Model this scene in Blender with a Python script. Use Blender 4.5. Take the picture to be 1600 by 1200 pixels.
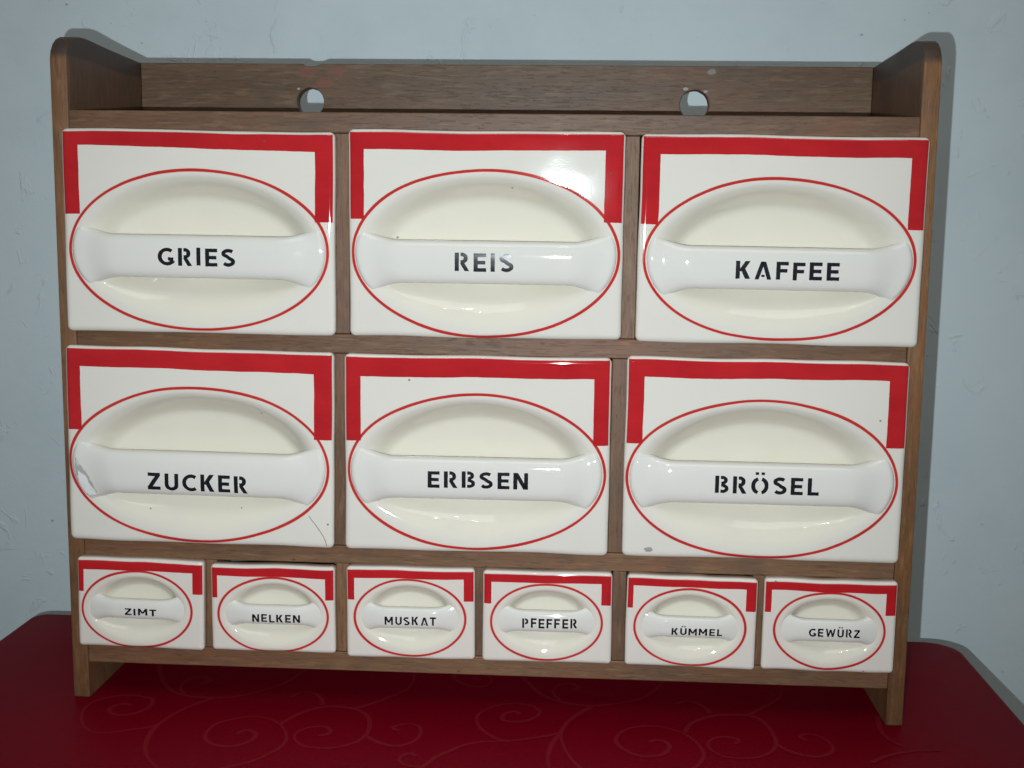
import bpy, bmesh, math, random
from mathutils import Vector, Matrix, noise

for o in list(bpy.data.objects): bpy.data.objects.remove(o)
SC = bpy.context.scene
COL = SC.collection
rad = math.radians

# ------------------------------------------------------------------ camera
CAM = Vector((0.05492, -0.68925, 0.29526)); FPX = 1882.83
YAW, PITCH, ROLL = -0.05566, -0.13777, 0.01293
fw = Vector((math.sin(YAW)*math.cos(PITCH), math.cos(YAW)*math.cos(PITCH), math.sin(PITCH)))
rt0 = fw.cross(Vector((0, 0, 1))).normalized(); up0 = rt0.cross(fw)
rt = rt0*math.cos(ROLL)+up0*math.sin(ROLL); up = -rt0*math.sin(ROLL)+up0*math.cos(ROLL)
cd = bpy.data.cameras.new('camera'); cam = bpy.data.objects.new('camera', cd); COL.objects.link(cam)
cam.matrix_world = Matrix(((rt.x, up.x, -fw.x, CAM.x), (rt.y, up.y, -fw.y, CAM.y), (rt.z, up.z, -fw.z, CAM.z), (0, 0, 0, 1)))
cd.sensor_width = 36; cd.lens = FPX/1600*36; cd.clip_start = 0.01; cd.clip_end = 50
SC.camera = cam
SC.render.resolution_x = 1024; SC.render.resolution_y = 768

# ------------------------------------------------------------------ light
world = bpy.data.worlds.new('World'); SC.world = world; world.use_nodes = True
bg = world.node_tree.nodes['Background']
bg.inputs[0].default_value = (0.93, 1.0, 0.97, 1); bg.inputs[1].default_value = 0.095
SC.view_settings.view_transform = 'Standard'; SC.view_settings.look = 'None'
SC.view_settings.exposure = 0; SC.view_settings.gamma = 1; SC.view_settings.use_curve_mapping = False

def light(name, kind, loc, power, color, size, target=None, sy=None):
    l = bpy.data.lights.new(name, kind); l.energy = power; l.color = color
    if kind == 'AREA':
        l.size = size
        if sy: l.shape = 'RECTANGLE'; l.size_y = sy
    else: l.shadow_soft_size = size
    o = bpy.data.objects.new(name, l); COL.objects.link(o); o.location = loc
    if target is not None:
        o.rotation_euler = (Vector(target)-Vector(loc)).to_track_quat('-Z', 'Y').to_euler()
    return o
# the phone's flash, a little left of and below the lens
FL = CAM + Vector((-0.0215, 0.0, -0.015))
fl = light('camera_flash', 'SPOT', FL, 17.2, (0.85, 0.955, 1.02), 0.0014, FL + fw + up*.06)
fl.data.spot_size = rad(82); fl.data.spot_blend = 1.0
# unseen overhead lamp, a wide soft area; three small bulbs added for glints
light('ceiling_lamp', 'AREA', (0.1, -1.1, 1.9), 6.5, (1.0, 0.98, 0.92), 1.2, (0, 0.0, 0.3), 1.0)
for q in ((-0.12, -1.3, 1.45), (0.12, -1.38, 1.42), (0.02, -1.15, 1.48)):
    light('glint_bulb', 'POINT', q, 0.5, (1.0, 0.93, 0.80), 0.012)

# ------------------------------------------------------------------ helpers
def tag(o, label=None, cat=None, group=None, kind=None):
    if label: o['label'] = label
    if cat: o['category'] = cat
    if group: o['group'] = group
    if kind: o['kind'] = kind
    return o
def empty(name, loc=(0, 0, 0)):
    o = bpy.data.objects.new(name, None); COL.objects.link(o); o.location = loc; o.empty_display_size = .01
    return o
def link(name, me, m, parent=None, smooth=False):
    o = bpy.data.objects.new(name, me); COL.objects.link(o)
    if m: me.materials.clear(); me.materials.append(m)
    if parent: o.parent = parent
    if smooth: me.polygons.foreach_set('use_smooth', [True]*len(me.polygons))
    return o
def box_mesh(name, a, b, bevel=0.0007, seg=2):
    bm = bmesh.new()
    vs = [bm.verts.new((x, y, z)) for x in (a[0], b[0]) for y in (a[1], b[1]) for z in (a[2], b[2])]
    for f in ((0,1,3,2),(4,6,7,5),(0,4,5,1),(2,3,7,6),(0,2,6,4),(1,5,7,3)): bm.faces.new([vs[i] for i in f])
    bmesh.ops.recalc_face_normals(bm, faces=bm.faces)
    if bevel: bmesh.ops.bevel(bm, geom=list(bm.edges), offset=bevel, segments=seg, affect='EDGES', profile=.5)
    me = bpy.data.meshes.new(name); bm.to_mesh(me); bm.free(); return me
def outline_mesh(name, loops, thick, bevel=0.0008):
    """flat board from closed 2D outlines (later loops are holes), extruded by thick"""
    cu = bpy.data.curves.new(name, 'CURVE'); cu.dimensions = '2D'; cu.fill_mode = 'BOTH'
    for lp in loops:
        s = cu.splines.new('POLY'); s.points.add(len(lp)-1); s.use_cyclic_u = True
        for pt, q in zip(s.points, lp): pt.co = (q[0], q[1], 0, 1)
    cu.extrude = thick/2-bevel; cu.bevel_depth = bevel; cu.bevel_resolution = 1; cu.offset = -bevel
    o = bpy.data.objects.new(name, cu); COL.objects.link(o)
    dg = bpy.context.evaluated_depsgraph_get()
    me = bpy.data.meshes.new_from_object(o.evaluated_get(dg)); me.name = name
    bpy.data.objects.remove(o); return me
def unproj_table(q):
    d = fw*FPX+rt*(q[0]-800)+up*(600-q[1]); s = -CAM.z/d.z
    return CAM+d*s

class NT:
    """small wrapper for building shader nodes"""
    def __init__(s, name):
        s.m = bpy.data.materials.new(name); s.m.use_nodes = True; s.t = s.m.node_tree
        s.b = s.t.nodes['Principled BSDF']; s.m.name = name
    def n(s, typ, **kw):
        x = s.t.nodes.new(typ)
        for k, v in kw.items(): setattr(x, k, v)
        return x
    def put(s, sock, v):
        if isinstance(v, bpy.types.NodeSocket): s.t.links.new(v, sock)
        else: sock.default_value = v
    def math(s, op, a, b=None, c=None, clamp=False):
        x = s.n('ShaderNodeMath', operation=op); x.use_clamp = clamp
        s.put(x.inputs[0], a)
        if b is not None: s.put(x.inputs[1], b)
        if c is not None: s.put(x.inputs[2], c)
        return x.outputs[0]
    def step(s, v, e, w):            # 0 below e, 1 above, soft over w
        return s.math('MULTIPLY_ADD', s.math('SUBTRACT', v, e), 1.0/w, 0.5, True)
    def mix(s, f, a, b, blend='MIX'):
        x = s.n('ShaderNodeMix', data_type='RGBA', blend_type=blend); x.clamp_factor = True
        s.put(x.inputs[0], f); s.put(x.inputs[6], a); s.put(x.inputs[7], b); return x.outputs[2]
    def noise(s, vec, scale, detail=3, rough=.5, dist=0):
        x = s.n('ShaderNodeTexNoise'); s.put(x.inputs['Vector'], vec)
        x.inputs['Scale'].default_value = scale; x.inputs['Detail'].default_value = detail
        x.inputs['Roughness'].default_value = rough; x.inputs['Distortion'].default_value = dist
        return x.outputs['Fac']
    def ramp(s, f, stops):
        x = s.n('ShaderNodeValToRGB'); s.put(x.inputs[0], f); e = x.color_ramp.elements
        while len(e) < len(stops): e.new(.5)
        for i, (p, c) in enumerate(stops):
            e[i].position = p; e[i].color = c if len(c) == 4 else (*c, 1)
        return x.outputs[0]
    def mapping(s, vec, scale=(1, 1, 1), loc=(0, 0, 0)):
        x = s.n('ShaderNodeMapping'); s.put(x.inputs[0], vec)
        x.inputs['Location'].default_value = loc; x.inputs['Scale'].default_value = scale; return x.outputs[0]
    def bump(s, h, strength, dist, normal=None):
        x = s.n('ShaderNodeBump'); x.inputs['Strength'].default_value = strength; x.inputs['Distance'].default_value = dist
        s.put(x.inputs['Height'], h)
        if normal is not None: s.put(x.inputs['Normal'], normal)
        return x.outputs[0]
    def coord(s, w='Object'): return s.n('ShaderNodeTexCoord').outputs[w]
    def obj_offset(s, vec, amt):      # another stretch of the texture for each piece
        r = s.n('ShaderNodeObjectInfo').outputs['Random']
        x = s.n('ShaderNodeVectorMath', operation='ADD'); c = s.n('ShaderNodeCombineXYZ')
        s.put(c.inputs[0], s.math('MULTIPLY', r, amt)); s.put(c.inputs[1], s.math('MULTIPLY', r, amt*1.7)); s.put(c.inputs[2], s.math('MULTIPLY', r, amt*.6))
        s.put(x.inputs[0], vec); s.put(x.inputs[1], c.outputs[0]); return x.outputs[0]
    def set(s, **kw):
        for k, v in kw.items(): s.put(s.b.inputs[k.replace('_', ' ')], v)

NT.n_col = lambda s, sp: s._sep(sp.outputs['Color'])
def _sep(s, c):
    x = s.n('ShaderNodeSeparateColor'); s.put(x.inputs[0], c); return x.outputs[0]
NT._sep = _sep

# ------------------------------------------------------------------ materials
def wood_mat(name, axis, tint=(1, 1, 1), stain=0.35, dark_top=None, blots=()):
    t = NT(name); v = t.obj_offset(t.coord(), 3.1)
    def st(along, across):
        return t.mapping(v, tuple(along if i == axis else across for i in range(3)))
    c = lambda r, g, b: (r*tint[0]*1.04, g*tint[1]*.915, b*tint[2]*.77, 1)
    broad = t.noise(st(2.2, 34), 1, 4, .55, .6)
    col = t.ramp(broad, [(.22, c(.118, .066, .037)), (.5, c(.168, .099, .056)), (.80, c(.222, .138, .079))])
    fine = t.noise(st(42, 760), 1, 3, .6)
    col = t.mix(.5, col, t.ramp(fine, [(.28, (.60, .57, .54)), (.6, (1.08, 1.08, 1.08))]), 'MULTIPLY')
    fleck = t.noise(st(120, 1100), 1, 2, .5)
    fm = t.step(fleck, .62, .07)
    col = t.mix(t.math('MULTIPLY', fm, .38), col, c(.062, .032, .018))
    pale = t.noise(st(60, 420), 1, 4, .6)
    col = t.mix(t.math('MULTIPLY', t.step(pale, .60, .14), .30), col, c(.33, .235, .150))
    red = t.noise(st(9, 40), 1, 4, .6, 1.2)
    col = t.mix(t.math('MULTIPLY', t.step(red, .58, .16), stain), col, c(.26, .105, .055))
    dirt = t.noise(v, 26, 5, .65)
    col = t.mix(t.math('MULTIPLY', t.step(dirt, .62, .2), .45), col, (.07, .052, .042, 1))
    spot = t.n('ShaderNodeTexVoronoi'); t.put(spot.inputs['Vector'], v); spot.inputs['Scale'].default_value = 62
    sm = t.math('LESS_THAN', spot.outputs['Distance'], t.math('MULTIPLY', t._sep(spot.outputs['Color']), .055))
    col = t.mix(t.math('MULTIPLY', sm, .7), col, (.04, .025, .018, 1))
    for bx_, bz_, br_, bc_ in blots:      # old stains and filler round the hanging holes
        q = t.n('ShaderNodeVectorMath', operation='DISTANCE'); t.put(q.inputs[0], t.mapping(t.coord(), (1, 0, 1.6))); q.inputs[1].default_value = (bx_, 0, bz_*1.6)
        dd = t.math('ADD', q.outputs['Value'], t.math('MULTIPLY', t.math('SUBTRACT', t.noise(t.coord(), 240, 4, .65), .5), br_*1.7))
        col = t.mix(t.math('MULTIPLY', t.math('SUBTRACT', 1, t.step(dd, br_, br_*.35)), .75), col, (*bc_, 1))
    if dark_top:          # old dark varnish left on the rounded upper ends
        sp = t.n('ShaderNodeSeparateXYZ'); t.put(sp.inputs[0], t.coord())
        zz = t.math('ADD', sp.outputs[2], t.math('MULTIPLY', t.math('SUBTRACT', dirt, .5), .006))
        back = t.math('MULTIPLY', t.step(sp.outputs[1], .004, .004), t.step(zz, .33, .02))  # upper inner faces: shade under the grazing flash, painted into the colour
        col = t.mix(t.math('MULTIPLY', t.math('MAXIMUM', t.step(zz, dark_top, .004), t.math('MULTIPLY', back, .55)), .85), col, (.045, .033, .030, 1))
    rv = t.n('ShaderNodeObjectInfo').outputs['Random']          # boards differ in tone
    hs = t.n('ShaderNodeHueSaturation'); t.put(hs.inputs['Color'], col); t.put(hs.inputs['Value'], t.math('MULTIPLY_ADD', rv, .26, .84)); t.put(hs.inputs['Saturation'], t.math('MULTIPLY_ADD', rv, .10, .90))
    col = hs.outputs[0]
    h = t.math('ADD', t.math('MULTIPLY', fine, .6), t.math('MULTIPLY', fm, -.5))
    t.set(Base_Color=col, Roughness=t.math('MULTIPLY_ADD', broad, .25, .38), Specular_IOR_Level=.35,
          Normal=t.bump(h, .35, .0004))
    return t.m
WOOD_X = wood_mat('beech_grain_across', 0, (.93, .86, .80))
WOOD_Z = wood_mat('beech_grain_upright', 2, (.96, .90, .84))
WOOD_BACK = wood_mat('beech_grey_brown', 0, (.78, .86, .94), .25, None, [(-.117, .3815, .0055, (.19, .068, .040)), (-.128, .388, .0060, (.19, .068, .040)), (-.108, .389, .0050, (.19, .068, .040)), (-.134, .3775, .0010, (.42, .40, .36)), (.1205, .3790, .0016, (.42, .40, .36)), (.1335, .3775, .0014, (.42, .40, .36)), (.137, .3900, .0028, (.24, .22, .20))])
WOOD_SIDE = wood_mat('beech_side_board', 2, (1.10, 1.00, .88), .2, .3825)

def wall_mat():
    t = NT('painted_plaster'); v = t.coord()
    big = t.noise(v, 2.5, 4, .55); mid = t.noise(v, 16, 5, .6); fine = t.noise(v, 420, 3, .6)
    lump = t.noise(v, 55, 3, .5)
    col = t.ramp(t.math('MULTIPLY_ADD', big, .5, t.math('MULTIPLY', mid, .5)),
                 [(.3, (.655, .755, .79)), (.5, (.72, .82, .855)), (.7, (.75, .84, .865))])
    vo = t.n('ShaderNodeTexVoronoi'); t.put(vo.inputs['Vector'], t.mapping(v, (1, 1, 1.35))); vo.inputs['Scale'].default_value = 34
    vd = t.math('ADD', vo.outputs['Distance'], t.math('MULTIPLY', t.math('SUBTRACT', t.noise(v, 260, 3), .5), .09))
    pm = t.math('MULTIPLY', t.math('LESS_THAN', vd, t.math('MULTIPLY', t._sep(vo.outputs['Color']), .075)), t.step(t.noise(v, 7, 2), .48, .08))
    col = t.mix(t.math('MULTIPLY', pm, .55), col, (.22, .25, .25, 1))
    sc = t.noise(t.mapping(v, (14, 14, 60)), 1, 4, .65, .4)
    smear = t.math('MULTIPLY', t.step(sc, .69, .08), t.step(t.noise(v, 5, 2), .53, .1))
    col = t.mix(t.math('MULTIPLY', smear, .30), col, (.30, .34, .34, 1))
    ridge = t.noise(t.mapping(v, (30, 30, 22)), 1, 4, .6, 1.5)
    rid = t.step(ridge, .66, .06)
    h = t.math('ADD', t.math('MULTIPLY', fine, .16), t.math('MULTIPLY', lump, .55))
    h = t.math('ADD', h, t.math('MULTIPLY', rid, .7)); h = t.math('SUBTRACT', h, t.math('MULTIPLY', pm, .9))
    t.set(Base_Color=col, Roughness=.62, Specular_IOR_Level=.35, Normal=t.bump(h, .6, .0013))
    return t.m
def cloth_mat(name, base, fac):
    t = NT(name); v = t.coord()
    wv = t.noise(t.mapping(v, (420, 900, 900)), 1, 4, .8); big = t.noise(v, 7, 3)
    col = t.mix(t.math('MULTIPLY', t.math('MULTIPLY_ADD', t.step(wv, .5, .5), .6, t.math('MULTIPLY', big, .4)), 1.0), (*base, 1), (base[0]*.55, base[1]*.5, base[2]*.5, 1))
    fold = t.noise(t.mapping(v, (4, 9, 4)), 1, 3, .5)
    h = t.math('MULTIPLY_ADD', wv, .30, t.math('MULTIPLY', fold, 2.4))
    t.set(Base_Color=col, Roughness=fac, Specular_IOR_Level=.04, Sheen_Weight=.0, Sheen_Roughness=.4, Sheen_Tint=(.9, .45, .55, 1),
          Normal=t.bump(h, .25, .0012))
    return t.m
WALL = wall_mat()
CLOTH = cloth_mat('red_damask', (.205, .0007, .0105), .5)
SWIRL = cloth_mat('red_damask_swirl', (.235, .010, .020), .6)

def plain(name, col, rough=.6):
    t = NT(name); v = t.coord(); nz = t.noise(v, 40, 3)
    t.set(Base_Color=t.mix(nz, (*[c*.85 for c in col], 1), (*col, 1)), Roughness=rough); return t.m
DARKWOOD = plain('table_wood', (.16, .09, .05)); FLOOR = plain('floor_boards', (.2, .15, .11))
INK = plain('black_stencil_ink', (.012, .013, .018), .16)
CRACK = plain('crack_line', (.22, .19, .16), .5); CHIP = plain('bare_clay', (.36, .33, .29), .8)
BARE = plain('chipped_white_clay', (.80, .79, .77), .9); BROKEN = plain('broken_glaze_shade', (.44, .42, .39), .7)  # the grey includes shadow inside the handle break, put into the colour
BISQUE = plain('drawer_stoneware', (.55, .52, .46), .4)

def glaze_base(t, col, v, extra=None):
    und = t.noise(v, 26, 2, .4); pit = t.noise(v, 900, 2, .5)
    n1 = t.bump(und, .12, .0016); n2 = t.bump(pit, .025, .0003, n1)
    sp = t.n('ShaderNodeTexVoronoi'); t.put(sp.inputs['Vector'], t.obj_offset(v, .7)); sp.inputs['Scale'].default_value = 75
    sm = t.math('MULTIPLY', t.math('LESS_THAN', sp.outputs['Distance'], .05), t.math('GREATER_THAN', t.n_col(sp), .80))
    if extra is None: col = t.mix(t.math('MULTIPLY', sm, .75), col, (.10, .085, .075, 1))
    t.set(Base_Color=col, Roughness=t.math('MULTIPLY_ADD', und, .02, .028), Specular_IOR_Level=.5, Normal=n2)
WHITE = (.735, .692, .612, 1); IVORY = (.765, .712, .590, 1); ROSE_BOUNCE = (.735, .668, .595, 1)  # small plates' white carries the cloth's pink bounce in its colour

def plate_mat(name, w, h, el, band, small):
    """white glaze with painted red corner band and oval line, drawn in millimetres"""
    ex, ez, a, b = el; x1, z1, x2, z2, lz, rz = band
    t = NT(name); uv = t.n('ShaderNodeUVMap').outputs[0]; v = t.coord()
    sp = t.n('ShaderNodeSeparateXYZ'); t.put(sp.inputs[0], uv)
    wob = t.math('MULTIPLY_ADD', t.noise(t.obj_offset(v, 2), 95, 2), 1.0, -.5)
    wob2 = t.math('MULTIPLY_ADD', t.noise(t.obj_offset(v, 5), 30, 2), 1.1, -.55)
    k = .55 if small else 1.0
    W = t.math('MULTIPLY', t.math('ADD', wob, wob2), .55*k)
    x = t.math('ADD', sp.outputs[0], W); z = t.math('ADD', sp.outputs[1], W)
    px, pz = sp.outputs[0], sp.outputs[1]
    e = .22
    sl = (z2-z1)/(x2-x1)
    topb = t.step(t.math('SUBTRACT', z, t.math('MULTIPLY_ADD', x, sl, z1-sl*x1)), 0, e)
    left = t.math('MULTIPLY', t.step(t.math('MULTIPLY', x, -1), -x1, e), t.step(z, lz, e))
    right = t.math('MULTIPLY', t.step(x, x2, e), t.step(z, rz, e))
    bandm = t.math('MAXIMUM', topb, t.math('MAXIMUM', left, right))
    mt, ms = (1.5, 1.0) if not small else (1.7, .7)
    inner = t.math('MULTIPLY', t.step(t.math('MULTIPLY', t.math('ADD', pz, wob2), -1), -(h/2-mt), .5),
                   t.step(t.math('MULTIPLY', t.math('ABSOLUTE', px), -1), -(w/2-ms), .4))
    bandm = t.math('MULTIPLY', bandm, inner)
    qx = t.math('SUBTRACT', px, ex); qz = t.math('SUBTRACT', pz, ez)
    xa = t.math('DIVIDE', qx, a); zb = t.math('DIVIDE', qz, b)
    F = t.math('SQRT', t.math('ADD', t.math('MULTIPLY', xa, xa), t.math('MULTIPLY', zb, zb)))
    gx = t.math('DIVIDE', xa, a); gz = t.math('DIVIDE', zb, b)
    G = t.math('SQRT', t.math('ADD', t.math('MULTIPLY', gx, gx), t.math('MULTIPLY', gz, gz)))
    d = t.math('DIVIDE', t.math('MULTIPLY', t.math('SUBTRACT', F, 1), F), t.math('MAXIMUM', G, .001))
    d = t.math('ABSOLUTE', t.math('ADD', d, t.math('MULTIPLY', wob2, .7*k)))
    lw = .80 if not small else .66
    lwv = t.math('MULTIPLY_ADD', t.noise(t.obj_offset(v, 9), 22, 2), .55*lw, .72*lw)
    line = t.math('SUBTRACT', 1, t.step(t.math('SUBTRACT', d, lwv), 0, .3))
    halo = t.math('SUBTRACT', 1, t.step(t.math('SUBTRACT', d, lwv), .25, .7))
    bowl = t.math('SUBTRACT', 1, t.step(F, .88, .16))
    col = t.mix(bowl, ROSE_BOUNCE if small else WHITE, IVORY)
    col = t.mix(t.math('MULTIPLY', t.step(t.noise(v, 30, 4, .6), .62, .25), .25), col, (.66, .62, .55, 1))
    col = t.mix(t.math('MULTIPLY', halo, .35), col, (.74, .22, .18, 1))
    dens = t.noise(t.mapping(t.obj_offset(v, 4), (28, 28, 60)), 1, 5, .65)
    redl = t.mix(dens, (.42, .012, .018, 1), (.60, .045, .032, 1))
    redb = t.mix(dens, (.37, .009, .015, 1), (.58, .022, .025, 1))
    col = t.mix(line, col, redl); col = t.mix(bandm, col, redb)
    glaze_base(t, col, v); return t.m
def handle_mat():
    t = NT('white_handle_glaze'); v = t.coord(); nz = t.noise(v, 45, 3)
    glaze_base(t, t.mix(nz, (.72, .688, .63, 1), (.745, .712, .65, 1)), v, 'plain'); return t.m
HANDLE = handle_mat()

# ------------------------------------------------------------------ the setting
YW = 0.357
def sheet(name, pts, m):
    me = bpy.data.meshes.new(name); me.from_pydata(pts, [], [tuple(range(len(pts)))]); o = link(name, me, m)
    return tag(o, kind='structure')
sheet('wall', [(-3, YW, -.75), (3, YW, -.75), (3, YW, 2.2), (-3, YW, 2.2)], WALL)
sheet('floor', [(-3, -3, -.75), (3, -3, -.75), (3, YW, -.75), (-3, YW, -.75)], FLOOR)

TX0, TX1, TY0, TY1 = -.3435, .3255, -.42, .152
def rrect(x0, x1, y0, y1, rs, n=10):
    out = []
    for (cx, cy, a0), r in zip(((x1, y1, 0), (x0, y1, 90), (x0, y0, 180), (x1, y0, 270)), rs):
        sx = -1 if cx == x1 else 1; sy = -1 if cy == y1 else 1
        for i in range(n+1):
            a = rad(a0+90*i/n); out.append((cx+sx*r+r*math.cos(a), cy+sy*r+r*math.sin(a)))
    return out
def dense(loop, step):
    out = []
    for i, p in enumerate(loop):
        q = loop[(i+1) % len(loop)]; L = math.hypot(q[0]-p[0], q[1]-p[1]); k = max(1, int(L/step))
        for j in range(k): out.append((p[0]+(q[0]-p[0])*j/k, p[1]+(q[1]-p[1])*j/k))
    return out
table = empty('table', (0, -.13, -.75)); tag(table, 'wooden table under the red swirl cloth, carrying the drawer cabinet', 'table')
def tpart(name, a, b):
    o = link(name, box_mesh(name, a, b, .002), DARKWOOD, table); o.location = (0, .13, .75); return o
tpart('tabletop', (TX0+.008, TY0+.008, -.028), (TX1-.008, TY1-.008, -.0022))
for lx in (TX0+.03, TX1-.07):
    for ly in (TY0+.03, TY1-.07): tpart('leg', (lx, ly, -.75), (lx+.04, ly+.04, -.0285))
# cloth: a top with rounded corners that turns down over the edge into a short hem
loop = dense(rrect(TX0, TX1, TY0, TY1, (.022, .010, .02, .02)), .012)
bm = bmesh.new(); rings = []
for k, (ins, z) in enumerate([(.05, 0), (.004, 0), (.0015, -.0006), (.0004, -.0018), (0, -.004), (-.001, -.02), (-.004, -.06), (-.007, -.11)]):
    ring = []
    for i, (x, y) in enumerate(loop):
        cx = (TX0+TX1)/2; cy = (TY0+TY1)/2
        hx, hy = (TX1-TX0)/2, (TY1-TY0)/2
        wv = .004*max(0, k-4)*noise.noise(Vector((x*30, y*30, 0)))
        ring.append(bm.verts.new((cx+(x-cx)*(1-(ins+wv)/hx), cy+(y-cy)*(1-(ins+wv)/hy), z)))
    rings.append(ring)
for A, B in zip(rings, rings[1:]):
    for i in range(len(A)): bm.faces.new((A[i], B[i], B[(i+1) % len(A)], A[(i+1) % len(A)]))
bm.faces.new(rings[0]); bmesh.ops.recalc_face_normals(bm, faces=bm.faces)
me = bpy.data.meshes.new('tablecloth'); bm.to_mesh(me); bm.free()
cloth = link('tablecloth', me, CLOTH, smooth=True)
tag(cloth, 'deep red damask tablecloth with curling swirl pattern under the cabinet', 'tablecloth')

def catmull(P, n=8):
    out = []
    for i in range(len(P)-1):
        p0, p1, p2, p3 = P[max(i-1, 0)], P[i], P[i+1], P[min(i+2, len(P)-1)]
        for j in range(n):
            t = j/n
            out.append(tuple(.5*((2*b)+(-a+c)*t+(2*a-5*b+4*c-d)*t*t+(-a+3*b-3*c+d)*t**3) for a, b, c, d in zip(p0, p1, p2, p3)))
    out.append(tuple(P[-1])); return out
def pxs(o, s, pts): return [(o[0]+x/s, o[1]+y/s) for x, y in pts]
A_, B_, C_, D_, E_, F_ = ((0, 1000), 4), ((300, 1040), 5), ((560, 1040), 5), ((820, 1040), 5), ((1080, 1040), 5), ((1340, 980), 5.454)
swirls = [
 pxs(*A_, [(825,410),(770,400),(700,420),(685,450),(740,470),(830,462),(920,430),(955,385),(930,362),(820,345),(700,355),(590,385),(530,430),(510,490),(530,545),(600,580),(720,575),(830,560),(940,545),(1000,520),(1060,480),(1150,430),(1240,395),(1330,365)]),
 pxs(*A_, [(1000,130),(1000,200),(1030,280),(1100,330),(1200,355)])+pxs(*B_, [(150,250),(280,248),(420,230),(560,195),(700,150),(800,95),(870,45),(900,0)]),
 pxs(*A_, [(1250,275),(1310,260),(1280,235),(1210,235),(1150,265),(1130,300),(1150,340)]),
 pxs(*A_, [(1000,520),(950,570),(915,640),(910,700),(940,760),(1000,810),(1100,860)]),
 pxs(*B_, [(350,535),(400,510),(460,510),(500,540),(470,580),(420,605),(330,630),(220,630),(130,600),(100,560),(115,520),(180,460),(300,425),(460,400),(580,410),(680,455),(725,510),(735,580),(690,640),(600,690),(480,745),(280,795),(100,830)]),
 pxs(*B_, [(690,460),(800,395),(930,345),(1080,320),(1240,335),(1340,370),(1385,430),(1375,520),(1300,590),(1180,630),(1050,648),(900,635),(820,600),(800,550),(850,505),(950,480),(1040,480),(1085,510),(1050,540),(985,545)]),
 pxs(*B_, [(1020,310),(1010,260),(960,220),(890,208),(820,220),(785,245)]),
 pxs(*C_, [(-40,340),(0,330),(130,290),(300,225),(390,180),(430,120),(435,75),(420,20)]),
 pxs(*C_, [(60,550),(150,600),(260,628),(360,622),(450,580),(490,520),(470,475),(400,458),(320,465),(270,490),(320,510)]),
 pxs(*C_, [(1260,385),(1240,365),(1180,365),(1130,390),(1130,425),(1200,440),(1300,435),(1390,400),(1415,360),(1350,315),(1220,298),(1080,315),(970,360),(925,410),(945,480),(1010,535),(1100,580),(1180,592)]),
 pxs(*C_, [(440,860),(500,800),(600,720),(700,675),(820,625),(950,600),(1080,595),(1180,592),(1350,570),(1480,550),(1585,525)]),
 pxs(*C_, [(450,710),(400,690),(340,710),(320,745),(370,780),(480,795)]),
 pxs(*C_, [(1570,540),(1510,620),(1480,720),(1490,800),(1530,900)]),
 pxs(*C_, [(900,110),(940,105),(955,118)]),
 pxs(*C_, [(760,60),(750,85),(770,120),(850,155),(940,168),(1010,155),(1040,120),(1030,95),(1000,60)]),
 pxs(*D_, [(-40,40),(0,110),(60,170),(150,240),(300,290),(480,315),(620,310),(780,290),(920,255),(1000,205),(1070,140),(1090,80)]),
 pxs(*D_, [(370,195),(420,185),(395,155),(320,145),(250,165),(220,200),(240,245),(280,275)]),
 pxs(*D_, [(520,325),(420,380),(340,440),(290,510),(280,560),(310,650),(360,730),(430,800),(560,880)]),
 pxs(*D_, [(965,600),(1030,585),(1100,600),(1130,640),(1090,690),(1000,712),(880,705),(770,655),(715,600),(730,545),(800,500),(920,478),(1050,480),(1150,505),(1240,535),(1330,595),(1385,660),(1395,720),(1330,800),(1200,860)]),
 pxs(*D_, [(1250,525),(1290,465),(1380,420),(1500,392)])+pxs(*E_, [(300,388),(430,392),(520,415),(600,480),(650,560),(660,620),(620,680),(520,720),(400,728),(260,715),(160,665),(130,615),(170,575),(250,560),(330,570),(375,590),(340,615)]),
 pxs(*D_, [(1450,380),(1400,325),(1330,290),(1250,280),(1170,305)]),
 pxs(*E_, [(440,395),(530,345),(620,300),(690,255),(705,180),(690,120)]),
 pxs(*E_, [(670,620),(760,670),(880,705),(1000,715),(1090,685),(1105,640),(1060,590),(980,550),(900,540),(850,560),(900,590)]),
 pxs(*F_, [(170,760),(200,890),(300,980),(410,1025)]),
 pxs(*F_, [(120,1160),(200,1120),(320,1085),(500,1060),(720,1050)]),
]
def ribbon(pts, wmin, wmax, z, verts, faces):
    n = len(pts)
    for i, p in enumerate(pts):
        a = pts[max(i-1, 0)]; b = pts[min(i+1, n-1)]
        d = Vector((b[0]-a[0], b[1]-a[1])); d = d.normalized() if d.length else Vector((1, 0))
        w = wmin+(wmax-wmin)*abs(math.sin(3.1*i/n+1.1)); nx, ny = -d.y*w/2, d.x*w/2
        verts.append((p[0]+nx, p[1]+ny, z)); verts.append((p[0]-nx, p[1]-ny, z))
        if i: k = len(verts); faces.append((k-4, k-3, k-1, k-2))
for si, s in enumerate(swirls):
    P = [unproj_table(q) for q in s]; P = [(q.x, q.y) for q in P]
    P = catmull(P, 7)
    for fl_, dy in ((0, 0), (1, -.215)):     # the pattern repeats towards the near edge
        Q = P if not fl_ else [(-x*.97, y+dy) for x, y in P]
        Q = [q for q in Q if TX0+.004 < q[0] < TX1-.004 and TY0+.004 < q[1] < TY1-.004]
        if len(Q) > 3:
            V, Fc = [], []; ribbon(Q, .0016, .0030, .00015+.00001*(si+30*fl_), V, Fc)
            me = bpy.data.meshes.new('woven_swirl'); me.from_pydata(V, [], Fc); link('woven_swirl', me, SWIRL, cloth)

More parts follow.
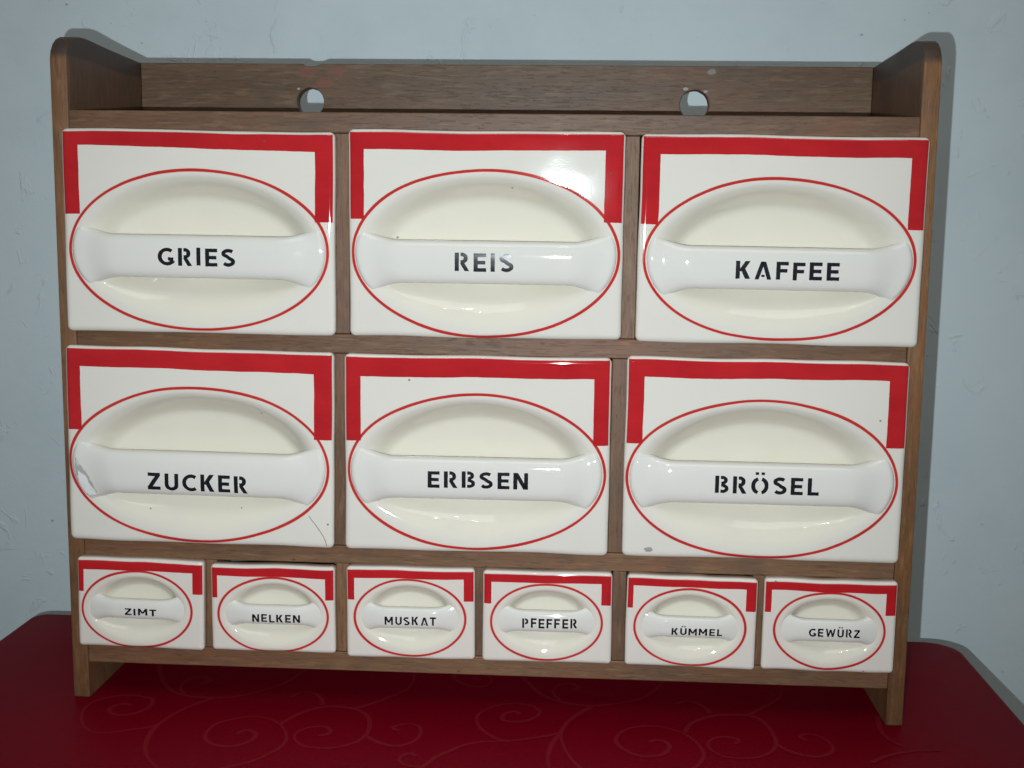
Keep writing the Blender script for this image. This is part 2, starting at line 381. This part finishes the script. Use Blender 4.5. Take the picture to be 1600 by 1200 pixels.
# ------------------------------------------------------------------ the cabinet
cab = empty('drawer_cabinet'); tag(cab, 'brown beech wall cabinet holding twelve white ceramic drawers, on red cloth', 'cabinet')
HW, TH, DEP = .25, .0097, .128
prof = [(0, 0.0012), (0.0012, 0)] + [(DEP, 0), (DEP, .3935)]
for y, z in ((.105, .3941), (.085, .3946), (.06, .3953), (.04, .3962), (.03, .3965), (.022, .3963), (.0145, .3953), (.009, .3933), (.0045, .3900), (.0015, .3858), (0.0002, .3815)): prof.append((y, z))
pm = outline_mesh('side_panel', [prof], TH, .0006)
rotm = Matrix(((0, 0, 1, 0), (1, 0, 0, 0), (0, 1, 0, 0), (0, 0, 0, 1)))   # outline x,y -> world Y,Z ; thickness -> X
pm.transform(rotm)
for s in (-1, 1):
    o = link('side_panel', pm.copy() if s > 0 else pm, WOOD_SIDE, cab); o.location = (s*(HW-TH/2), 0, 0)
IN = HW-TH-.0002
SH = [(.3412, .3527), (.2155, .2267), (.0895, .1003), (.0229, .0345)]
for i, (z0, z1) in enumerate(SH):
    link('shelf', box_mesh('shelf', (-IN, .0004 if i else .0, z0), (IN, .1176, z1), .0006), WOOD_X, cab)
def divider(x, z0, z1, th):
    link('divider', box_mesh('divider', (x-th/2, .0010, z0+.0002), (x+th/2, .1172, z1-.0002), .0005), WOOD_Z, cab)
for x in (-.0825, .0822): divider(x, SH[1][1], SH[0][0], .0088)
for x in (-.0843, .0785): divider(x, SH[2][1], SH[1][0], .0088)
for x in (-.1633, -.0832, -.0012, .0815, .1630): divider(x, SH[3][1], SH[2][0], .0080)
link('back_panel', box_mesh('back_panel', (-IN, .1182, .0229), (IN, .1222, .3522), .0003), WOOD_BACK, cab)
def circ(cx, cy, r, n=36): return [(cx+r*math.cos(2*math.pi*i/n), cy+r*math.sin(2*math.pi*i/n)) for i in range(n)][::-1]
zt = .3937
top = [(-IN, .3532), (IN, .3532), (IN, zt), (-.1185, zt), (-.1205, zt-.0008), (-.1225, zt-.0016), (-.1275, zt-.0016), (-.1295, zt-.0010), (-.1312, zt), (-IN, zt)]
def worn(cx, cy, r, seed):
    rnd = random.Random(seed)
    return [(cx+(r+.00025*noise.noise(Vector((math.cos(k)*2+seed, math.sin(k)*2, 0))))*math.cos(k), cy+(r+.0003*rnd.uniform(-.4, 1)*(math.sin(k) > .3))*math.sin(k)) for k in [2*math.pi*i/40 for i in range(40)]][::-1]
bmx = outline_mesh('back_rail', [top, worn(-.1262, .3690, .0090, 1), worn(.1265, .3690, .0094, 2)], .0098, .0005)
bmx.transform(Matrix(((1, 0, 0, 0), (0, 0, 1, 0), (0, 1, 0, 0), (0, 0, 0, 1)))); bmx.flip_normals()
o = link('back_rail', bmx, WOOD_BACK, cab); o.location = (0, .1182+.0049, 0)

# ------------------------------------------------------------------ drawers
MM = .001
def sstep(a, b, x):
    t = min(1, max(0, (x-a)/(b-a))); return t*t*(3-2*t)
def sd_rr(x, z, w, h, r):
    qx = abs(x)-w/2+r; qz = abs(z)-h/2+r
    return -(math.hypot(max(qx, 0), max(qz, 0))+min(max(qx, qz), 0)-r)     # positive inside
def plate_mesh(name, w, h, el, small, seed):
    ex, ez, a, b = el; r = 3.2 if not small else 2.2
    re, rd = (3.6, 2.6) if not small else (2.6, 2.0)
    rim, D = (.965, 15.0) if not small else (.90, 7.5)
    rnd = random.Random(seed); off = Vector((rnd.uniform(0, 50), rnd.uniform(0, 50), 0))
    def hgt(x, z):
        d = sd_rr(x, z, w, h, r); y = 0
        if d < re:
            q = (re-max(d, 0))/re; y -= rd*(1-math.sqrt(max(0, 1-q*q)))
        F = math.hypot((x-ex)/a, (z-ez)/b)
        if F < rim:
            sn = (z-ez)/b/max(F, 1e-4); kk = sstep(-1.0, -.25, sn*min(1, F/.3))     # steep above, shallow below
            floor_r = (.22+.40*kk) if not small else (.22+.32*kk)
            floor_r += (.12 if not small else .10)*(1-abs(sn))
            tq = min(1, (rim-F)/(rim-floor_r))
            xr = min(1, abs((x-ex)/(a*.92)))
            De = (8.0+8.0*(1-xr*xr)) if not small else (4.2+4.2*(1-xr*xr))
            y -= De*(.62+.38*sstep(-.95, 0, (z-ez)/b))*(tq*tq*(3-2*tq))
        if F < rim: y -= (2.4 if not small else 1.0)*max(0, 1-((z-ez)/(b*.8))**2)**2*(tq*tq*(3-2*tq))
        y += .22*noise.noise(Vector((x*.018, z*.018, 0))+off) + (.03+.17*min(1, max(0, -y/8)))*noise.noise(Vector((x*.08, z*.08, 3))+off)
        return y
    # boundary points, denser at corners, and rays from the oval's centre
    bl = dense(rrect(-w/2, w/2, -h/2, h/2, (r, r, r, r), 8), 2.6 if not small else 1.7)
    M = len(bl); nr = 46 if not small else 32
    tail = [5.0, 4.0, 3.2, 2.5, 1.8, 1.2, .75, .4, .15, .03, 0]
    if small: tail = [v*.7 for v in tail]
    V, Fs, U = [], [], []
    def add(x, z, y):
        wx = .35*noise.noise(Vector((z*.03, 7, x*.01))+off); wz = (.75 if not small else .55)*noise.noise(Vector((x*.025 if not small else x*.045, 3, z*.006))+off)
        V.append(((x+wx)*MM, -y*MM, (z+wz)*MM)); U.append((x, z))
    add(ex, ez, hgt(ex, ez)); nring = 0
    ring_pts = []
    for k in range(1, nr+1): ring_pts.append(('f', k/nr))
    for tq in tail[1:]: ring_pts.append(('t', tq))
    for kind, q in ring_pts:
        for (bx, bz) in bl:
            L = math.hypot(bx-ex, bz-ez); Lt = max(L-tail[0], L*.5)
            s = Lt*q if kind == 'f' else L-q*min(1, (L-Lt)/tail[0])
            x = ex+(bx-ex)*s/L; z = ez+(bz-ez)*s/L
            add(x, z, hgt(x, z))
        nring += 1
    for yb in (-rd-.6, -7.0):
        for (bx, bz) in bl: add(bx, bz, yb)
        nring += 1
    for i in range(M): Fs.append((0, 1+i, 1+(i+1) % M))
    for k in range(nring-1):
        A = 1+k*M; B = A+M
        for i in range(M): Fs.append((A+i, B+i, B+(i+1) % M, A+(i+1) % M))
    Lr = 1+(nring-1)*M
    # closed thickness: back of the plate carries the bowl's hollow wall
    add(ex, ez, -D-5); cidx = len(V)-1
    mid = len(V)
    for (bx, bz) in bl:
        x = ex+(bx-ex)*.80; z = ez+(bz-ez)*.80; add(x, z, -7.0-D*.55)
    for i in range(M):
        Fs.append((Lr+i, mid+i, mid+(i+1) % M, Lr+(i+1) % M)); Fs.append((mid+i, cidx, mid+(i+1) % M))
    me = bpy.data.meshes.new(name); me.from_pydata(V, [], Fs)
    uvl = me.uv_layers.new(name='UVMap')
    idx = [0]*len(me.loops); me.loops.foreach_get('vertex_index', idx)
    uvl.data.foreach_set('uv', [c for i in idx for c in U[i]])
    bm = bmesh.new(); bm.from_mesh(me); bmesh.ops.recalc_face_normals(bm, faces=bm.faces); bm.to_mesh(me); bm.free()
    return me, hgt

class Bar:
    def __init__(s, el, bar, small):
        s.ex, s.ez, s.a, s.b = el; s.zc, s.h0 = bar; s.small = small
        if small: s.ain, s.bin = s.a*.95, s.b*.98; s.h1 = s.h0+5.2; s.z0m, s.z0e, s.T = 2.3, .30, 3.4; s.f0, s.f1 = .48, 1.0; s.n = 2.7
        else: s.ain, s.bin = s.a-.9, s.b-.6; s.h1 = s.h0+6.0; s.z0m, s.z0e, s.T = 4.6, 2.2, 5.6; s.f0, s.f1 = .68, .985; s.n = 3.0
    def xend(s, z):
        q = min(.8, abs((z-s.ez)/s.bin)); return s.ain*math.sqrt(1-q*q)
    def hh(s, u):
        u = abs(u); t = max(0, (u-s.f0)/(s.f1-s.f0)); v = s.h0+(s.h1-s.h0)*(t**1.5 if not s.small else t**2.0)
        if not s.small and u > .975: v -= .9*((u-.975)/.025)**2
        return v
    def z0(s, u):
        u = abs(u); v = s.z0e+(s.z0m-s.z0e)*(1-sstep(.66 if not s.small else .4, .90, u))
        e = .955 if not s.small else .74
        if u > e:
            q = min(1, (u-e)/(1-e)); v -= (3.4 if not s.small else 1.9)*(1-math.sqrt(max(0, 1-q*q)))
        return v
    def surf(s, x, z):
        u = max(-.999, min(.999, (x-s.ex)/s.xend(z))); v = min(.98, abs((z-s.zc)/s.hh(u)))
        return s.z0(u)-s.T+s.T*(1-v**s.n)**(1/s.n)
    def mesh(s, name, seed):
        NS, NV = (96, 56) if not s.small else (64, 40)
        V, Fs = [], []; off = Vector((seed*3.7, 0, 0))
        for i in range(NS+1):
            t = -1+2*i/NS; u = math.copysign(1-(1-abs(t))**1.35, t)
            for j in range(NV):
                a = 2*math.pi*j/NV; ca, sa = math.cos(a), math.sin(a)
                cz = math.copysign(abs(ca)**(2/s.n), ca); cy = math.copysign(abs(sa)**(2/s.n), sa)
                z = s.zc+s.hh(u)*cz; x = s.ex+u*s.xend(z)
                y = s.z0(u)-s.T+s.T*cy
                y += .07*noise.noise(Vector((x*.07, z*.07, 1))+off) if cy > 0 else 0
                V.append((x*MM, -y*MM, z*MM))
        for i in range(NS):
            for j in range(NV):
                A = i*NV+j; B = i*NV+(j+1) % NV; Fs.append((A, B, B+NV, A+NV))
        Fs.append(tuple(range(NV))[::-1]); Fs.append(tuple(NS*NV+j for j in range(NV)))
        me = bpy.data.meshes.new(name); me.from_pydata(V, [], Fs)
        bm = bmesh.new(); bm.from_mesh(me); bmesh.ops.recalc_face_normals(bm, faces=bm.faces); bm.to_mesh(me); bm.free(); return me

# stencil letters: each a list of strokes in cap-height units; ('l', points, width) or ('d', x0, y0, x1, y1, horizontal width)
SW = .20; h_ = SW/2
def arc(cx, cy, rx, ry, a0, a1, n=14): return [(cx+rx*math.cos(rad(a0+(a1-a0)*i/n)), cy+ry*math.sin(rad(a0+(a1-a0)*i/n))) for i in range(n+1)]
def stem(x, y0=0, y1=1): return ('l', [(x, y0), (x, y1)])
def hbar(x0, x1, y): return ('l', [(x0, y), (x1, y)])
def glyph(c):
    g = .075
    if c == 'I': return SW, [stem(h_)]
    if c == 'E': return .60, [stem(h_), hbar(SW-.01, .60, 1-h_), hbar(SW-.01, .56, .5), hbar(SW-.01, .60, h_)]
    if c == 'F': return .58, [stem(h_), hbar(SW-.01, .58, 1-h_), hbar(SW-.01, .53, .5)]
    if c == 'L': return .56, [stem(h_), hbar(SW-.01, .56, h_)]
    if c == 'T': return .66, [hbar(0, .66, 1-h_), stem(.33, 0, 1-SW+.01)]
    if c == 'Z': return .66, [hbar(.02, .65, 1-h_), hbar(0, .66, h_), ('d', .13, SW-.02, .52, 1-SW+.02, .25)]
    if c == 'N': return .74, [stem(h_), stem(.74-h_), ('d', .74-.12, 0, .12, 1, .23)]
    if c == 'M': return .90, [stem(h_), stem(.90-h_), ('d', .45, .28, .11, 1, .21), ('d', .45, .28, .79, 1, .21)]
    if c == 'W': return 1.06, [('d', .29, 0, .10, 1, .19), ('d', .29, 0, .52, .9, .17), ('d', .77, 0, .54, .9, .17), ('d', .77, 0, .96, 1, .19)]
    if c == 'K': return .70, [stem(h_), ('d', .24, .42, .57, 1, .24), ('d', .58, 0, .33, .58, .24)]
    if c == 'A': return .80, [('d', .10, 0, .38, 1, .20), ('d', .70, 0, .42, 1, .20), ('l', [(.32, .2), (.48, .2)], .13)]
    if c == 'U': return .70, [('l', [(h_, 1)]+arc(.35, .35, .35-h_, .35-h_, 180, 360)+[(.70-h_, 1)])]
    if c == 'Ü':
        w, s = glyph('U'); return w, s+[('l', [(.13, 1.2), (.30, 1.2)], .15), ('l', [(.40, 1.2), (.57, 1.2)], .15)]
    if c == 'C': return .72, [('l', arc(.46, .5, .46-h_, .5-h_, 52, 308, 22))]
    if c == 'G': return .80, [('l', arc(.46, .5, .46-h_, .5-h_, 50, 330, 24)), ('l', [(.78-h_, .12), (.78-h_, .46)]), hbar(.50, .80-SW, .46-h_+.02)]
    if c == 'O': return .86, [('l', arc(.40, .5, .40-h_, .5-h_, 102, 258, 16)), ('l', arc(.46, .5, .40-h_, .5-h_, -78, 78, 16))]
    if c == 'Ö':
        w, s = glyph('O'); return w, s+[('l', [(.20, 1.2), (.37, 1.2)], .15), ('l', [(.49, 1.2), (.66, 1.2)], .15)]
    if c == 'S':
        up_ = arc(.34, .735, .34-h_, .265-h_, 35, 250, 16); lo = arc(.33, .28, .34-h_, .28-h_, 70, -150, 16)
        return .68, [('l', catmull(up_[::2]+lo[::2], 4))]
    if c == 'P': return .62, [stem(h_), ('l', [(SW+g, 1-h_), (.36, 1-h_)]+arc(.36, .70, .26-h_, .30-h_, 80, -80, 10)+[(.36, .40+h_), (SW+g, .40+h_)])]
    if c == 'R':
        w, s = glyph('P'); return .70, s+[('d', .58, 0, .36, .42, .22)]
    if c == 'B': return .68, [stem(h_), ('l', [(SW+g, 1-h_), (.38, 1-h_)]+arc(.38, .745, .25-h_, .255-h_, 80, -80, 10)+[(.32, .49+h_-.04)], SW*.95),
                              ('l', [(.30, .52-h_+.04), (.40, .52-h_+.04)]+arc(.40, .265, .28-h_, .265-h_, 80, -80, 10)+[(.40, h_), (SW+g, h_)], SW*.95)]
    return .4, []
def lettering_mesh(word, bar, box, tilt, gap=.21):
    x0, x1, z0, z1 = box; H = z1-z0
    gl = [glyph(c) for c in word]; tot = sum(g[0] for g in gl)+gap*(len(gl)-1); k = (x1-x0)/tot
    V, Fs = [], []; rnd = random.Random(word); step = .8
    xm = (x0+x1)/2
    def P(x, z):
        zz = z+math.tan(tilt)*(x-xm); V.append((x*MM, -(bar.surf(x, zz)+.09)*MM, zz*MM)); return len(V)-1
    cx = x0
    for w, strokes in gl:
        jx, jz = rnd.uniform(-.15, .15), rnd.uniform(-.22, .22)
        for s in strokes:
            if s[0] == 'l':
                pts = [(cx+jx+p[0]*k, z0+jz+p[1]*H) for p in s[1]]; wd = (s[2] if len(s) > 2 else SW)
                fine = [pts[0]]
                for p, q in zip(pts, pts[1:]):
                    n = max(1, int(math.hypot(q[0]-p[0], q[1]-p[1])/step))
                    for i in range(1, n+1): fine.append((p[0]+(q[0]-p[0])*i/n, p[1]+(q[1]-p[1])*i/n))
                prev = None
                for i, p in enumerate(fine):
                    a = fine[max(i-1, 0)]; b = fine[min(i+1, len(fine)-1)]
                    d = Vector((b[0]-a[0], b[1]-a[1])).normalized()
                    ww = wd*((H if abs(d.x) > .7 else k) if True else 1)/2*rnd.uniform(.97, 1.03)
                    cur = (P(p[0]-d.y*ww, p[1]+d.x*ww), P(p[0], p[1]), P(p[0]+d.y*ww, p[1]-d.x*ww))
                    if prev: Fs.append((prev[0], prev[1], cur[1], cur[0])); Fs.append((prev[1], prev[2], cur[2], cur[1]))
                    prev = cur
            else:
                _, ax, ay, bx, by, hw = s; n = max(2, int(H*abs(by-ay)/step)); prev = None
                for i in range(n+1):
                    t = i/n; x = cx+jx+(ax+(bx-ax)*t)*k; z = z0+jz+(ay+(by-ay)*t)*H
                    cur = (P(x-hw*k/2, z), P(x, z), P(x+hw*k/2, z))
                    if prev: Fs.append((prev[0], prev[1], cur[1], cur[0])); Fs.append((prev[1], prev[2], cur[2], cur[1]))
                    prev = cur
        cx += (w+gap)*k
    me = bpy.data.meshes.new('lettering'); me.from_pydata(V, [], Fs)
    bm = bmesh.new(); bm.from_mesh(me)
    for f in bm.faces:
        f.normal_update()
        if f.normal.y > 0: f.normal_flip()
    bm.to_mesh(me); bm.free(); return me

def body_mesh(w, h, dep, z0):
    """open scoop behind the plate: floor, two sides, back"""
    bm = bmesh.new(); t = 3.0
    def bx(a, b):
        vs = [bm.verts.new((x*MM, y*MM, z*MM)) for x in (a[0], b[0]) for y in (a[1], b[1]) for z in (a[2], b[2])]
        for f in ((0,1,3,2),(4,6,7,5),(0,4,5,1),(2,3,7,6),(0,2,6,4),(1,5,7,3)): bm.faces.new([vs[i] for i in f])
    y0 = 8.6
    bx((-w/2, y0, z0), (w/2, dep, z0+t))
    for s in (-1, 1): bx((s*w/2-(t if s > 0 else 0), y0, z0+t), (s*w/2+(t if s < 0 else 0), dep, z0+h))
    bx((-w/2+t, dep-t, z0+t), (w/2-t, dep, z0+h*.8))
    bmesh.ops.recalc_face_normals(bm, faces=bm.faces)
    me = bpy.data.meshes.new('drawer_body'); bm.to_mesh(me); bm.free(); return me

DR = [
('GRIES',-163.5,284.1,157.3,115.1,-0.25,(0.1,-10.1,74.8,45.4),(-68.7,48.2,67.5,46.5,9.5,7.2),(-13.8,12.2),(-22.1,22.6,-18.7,-8.6),-.2),
('REIS',0.9,284.5,154.9,115.7,-0.08,(0.0,-10.2,75.1,46.6),(-68.6,46.7,66.5,47.4,8.4,8.3),(-15.0,12.1),(-16.8,16.6,-19.6,-9.3),.2),
('KAFFEE',165.4,283.8,157.4,115.8,-0.36,(-0.5,-10.6,74.6,44.8),(-68.0,46.8,69.0,46.5,8.2,7.5),(-15.3,11.9),(-24.7,32.1,-21.2,-11.3),.1),
('ZUCKER',-165.6,159.3,158.3,116.0,-0.52,(-0.7,-10.5,76.7,45.7),(-70.0,46.1,67.7,45.5,8.3,7.0),(-15.7,12.9),(-29.7,29.8,-25.3,-15.0),-.6),
('ERBSEN',-3.1,158.5,153.8,115.3,0.05,(-0.2,-10.0,74.3,45.4),(-67.2,44.9,67.2,45.6,7.2,7.3),(-13.6,12.3),(-27.6,30.4,-18.3,-8.6),.1),
('BRÖSEL',161.3,159.3,158.4,116.4,-0.15,(-1.2,-11.2,76.2,45.7),(-69.2,46.5,67.9,47.6,8.3,9.4),(-13.3,12.0),(-27.7,30.7,-18.3,-8.3),0),
('ZIMT',-203.7,63.5,76.6,54.9,-0.69,(-2.1,-3.6,33.1,23.5),(-34.3,20.1,31.6,20.4,6.7,7.4),(-3.4,6.0),(-8.9,10.5,-6.5,-2.3),.4),
('NELKEN',-123.5,62.7,74.4,53.0,0.16,(0.1,-3.8,32.9,22.8),(-33.2,19.9,31.6,19.3,6.4,6.4),(-3.5,5.8),(-12.0,16.6,-7.4,-2.5),0),
('MUSKAT',-41.3,62.6,76.0,55.5,0.28,(-0.4,-2.7,32.8,23.2),(-33.2,21.0,31.5,21.3,7.8,8.0),(-2.7,6.4),(-14.9,15.5,-6.3,-1.2),.3),
('PFEFFER',39.3,62.8,75.9,55.1,0.07,(-0.4,-2.8,32.5,23.0),(-32.9,21.0,31.6,21.0,7.8,8.2),(-2.3,6.4),(-14.3,17.7,-5.7,0.1),.2),
('KÜMMEL',123.2,62.4,75.6,54.7,-0.48,(-0.5,-3.0,32.1,23.0),(-34.0,21.1,31.2,21.1,7.7,8.0),(-2.8,6.2),(-11.4,18.0,-6.9,-2.6),0),
('GEWÜRZ',202.8,62.7,76.1,54.8,-0.19,(-0.0,-2.6,31.6,22.8),(-33.8,20.8,31.6,20.4,7.5,7.4),(-2.6,6.6),(-12.2,17.3,-5.5,-0.6),0),
]
FRONT = .008
BIG, SMALL = 'large ceramic drawers', 'small ceramic spice drawers'
drawers = {}
for i, (word, cx, cz, w, h, rot, el, band, bar, box, tt) in enumerate(DR):
    small = i > 5
    root = empty('spice_drawer' if small else 'ceramic_drawer', (cx*MM, -FRONT, cz*MM)); root.rotation_euler = (0, -rad(rot), 0)
    tag(root, ('small' if small else 'large')+' white ceramic drawer with red border, lettered '+word, 'drawer', SMALL if small else BIG)
    pme, hgt = plate_mesh('front_plate', w, h, el, small, i+1)
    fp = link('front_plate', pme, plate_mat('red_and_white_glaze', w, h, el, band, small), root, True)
    B = Bar(el, bar, small)
    hd = link('handle', B.mesh('handle', i+1), HANDLE, root, True)
    link('lettering', lettering_mesh(word, B, box, rad(tt)), INK, hd)
    bw = (146, 104, 112) if not small else (68, 48, 108)
    base = {0: 226.7, 1: 100.3, 2: 34.5}[i//3 if i < 6 else 2]
    bo = link('drawer_body', body_mesh(bw[0], bw[1], bw[2], 0), BISQUE, root)
    bo.rotation_euler = (0, rad(rot), 0); bo.location = (0, 0, (base+.3-cz)*MM)
    drawers[word] = (root, fp, hd, B, hgt)
    if word == 'REIS':     # this front leans out a little at the top
        root.rotation_euler.x = rad(2.1); root.location.y -= .0014; bo.rotation_euler.x = -rad(2.1); bo.location.y += .0014

# wear on single drawers: a broken handle end and a crack (ZUCKER), a chip on the lower edge (BRÖSEL)
def patch(name, parent, pts, surf, m, lift=.06):
    V = [(x*MM, -(surf(x, z)+lift)*MM, z*MM) for x, z in pts]
    c = (sum(p[0] for p in pts)/len(pts), sum(p[1] for p in pts)/len(pts)); V.append((c[0]*MM, -(surf(*c)+lift+.15)*MM, c[1]*MM))
    n = len(pts); me = bpy.data.meshes.new(name); me.from_pydata(V, [], [(i, n, (i+1) % n) for i in range(n)])
    return link(name, me, m, parent)

def line_part(name, parent, pts, wd, surf, m, lift=.05):
    P = catmull(pts, 6); V, Fs = [], []
    for i, p in enumerate(P):
        a = P[max(i-1, 0)]; b = P[min(i+1, len(P)-1)]; d = Vector((b[0]-a[0], b[1]-a[1])).normalized()
        for sg in (1, -1):
            x, z = p[0]-sg*d.y*wd/2, p[1]+sg*d.x*wd/2; V.append((x*MM, -(surf(x, z)+lift)*MM, z*MM))
        if i: k = len(V); Fs.append((k-4, k-3, k-1, k-2))
    me = bpy.data.meshes.new(name); me.from_pydata(V, [], Fs); return link(name, me, m, parent)
root, fp, hd, B, hgt = drawers['ZUCKER']
root['label'] = 'large white ceramic drawer with red border and chipped handle, lettered ZUCKER'
def ragged(pts, amp, seed, n=5):
    rnd = random.Random(seed); out = []
    for i, p in enumerate(pts):
        q = pts[(i+1) % len(pts)]
        for j in range(n): out.append((p[0]+(q[0]-p[0])*j/n+rnd.uniform(-amp, amp), p[1]+(q[1]-p[1])*j/n+rnd.uniform(-amp, amp)))
    return out
c = patch('broken_glaze', hd, ragged([(-73.4,-7.5),(-70.6,-12.5),(-65.9,-18.3),(-63.4,-24.0),(-60.8,-30.0),(-64.5,-31.8),(-68.9,-29.8),(-71.9,-23.7),(-74.0,-15)], .45, 3), B.surf, BROKEN, .10)
patch('bare_clay', hd, ragged([(-71.8,-15.5),(-67.2,-19.0),(-64.9,-24.5),(-62.4,-29.6),(-66.0,-30.6),(-69.6,-26.5),(-71.8,-21)], .4, 6), B.surf, BARE, .30)
patch('broken_glaze', hd, ragged([(-70.2,0.2),(-67,1.2),(-64.5,-.8),(-66.5,-1.8)], .3, 4), B.surf, BARE, .10)
line_part('crack', fp, [(64.6,-38.6),(66.5,-41.2),(68.9,-44.2),(71.5,-48),(73.2,-50.6),(74.6,-54),(75.2,-56.4)], .42, hgt, CRACK)
root, fp, hd, B, hgt = drawers['BRÖSEL']
root['label'] = 'large white ceramic drawer with red border and chipped lower edge, lettered BRÖSEL'
patch('chip', fp, ragged([(-66.4,-53.4),(-64.5,-52.3),(-62.0,-52.6),(-61.2,-54.0),(-62.6,-55.4),(-65.4,-55.3)], .25, 8, 3), hgt, CHIP, .08)
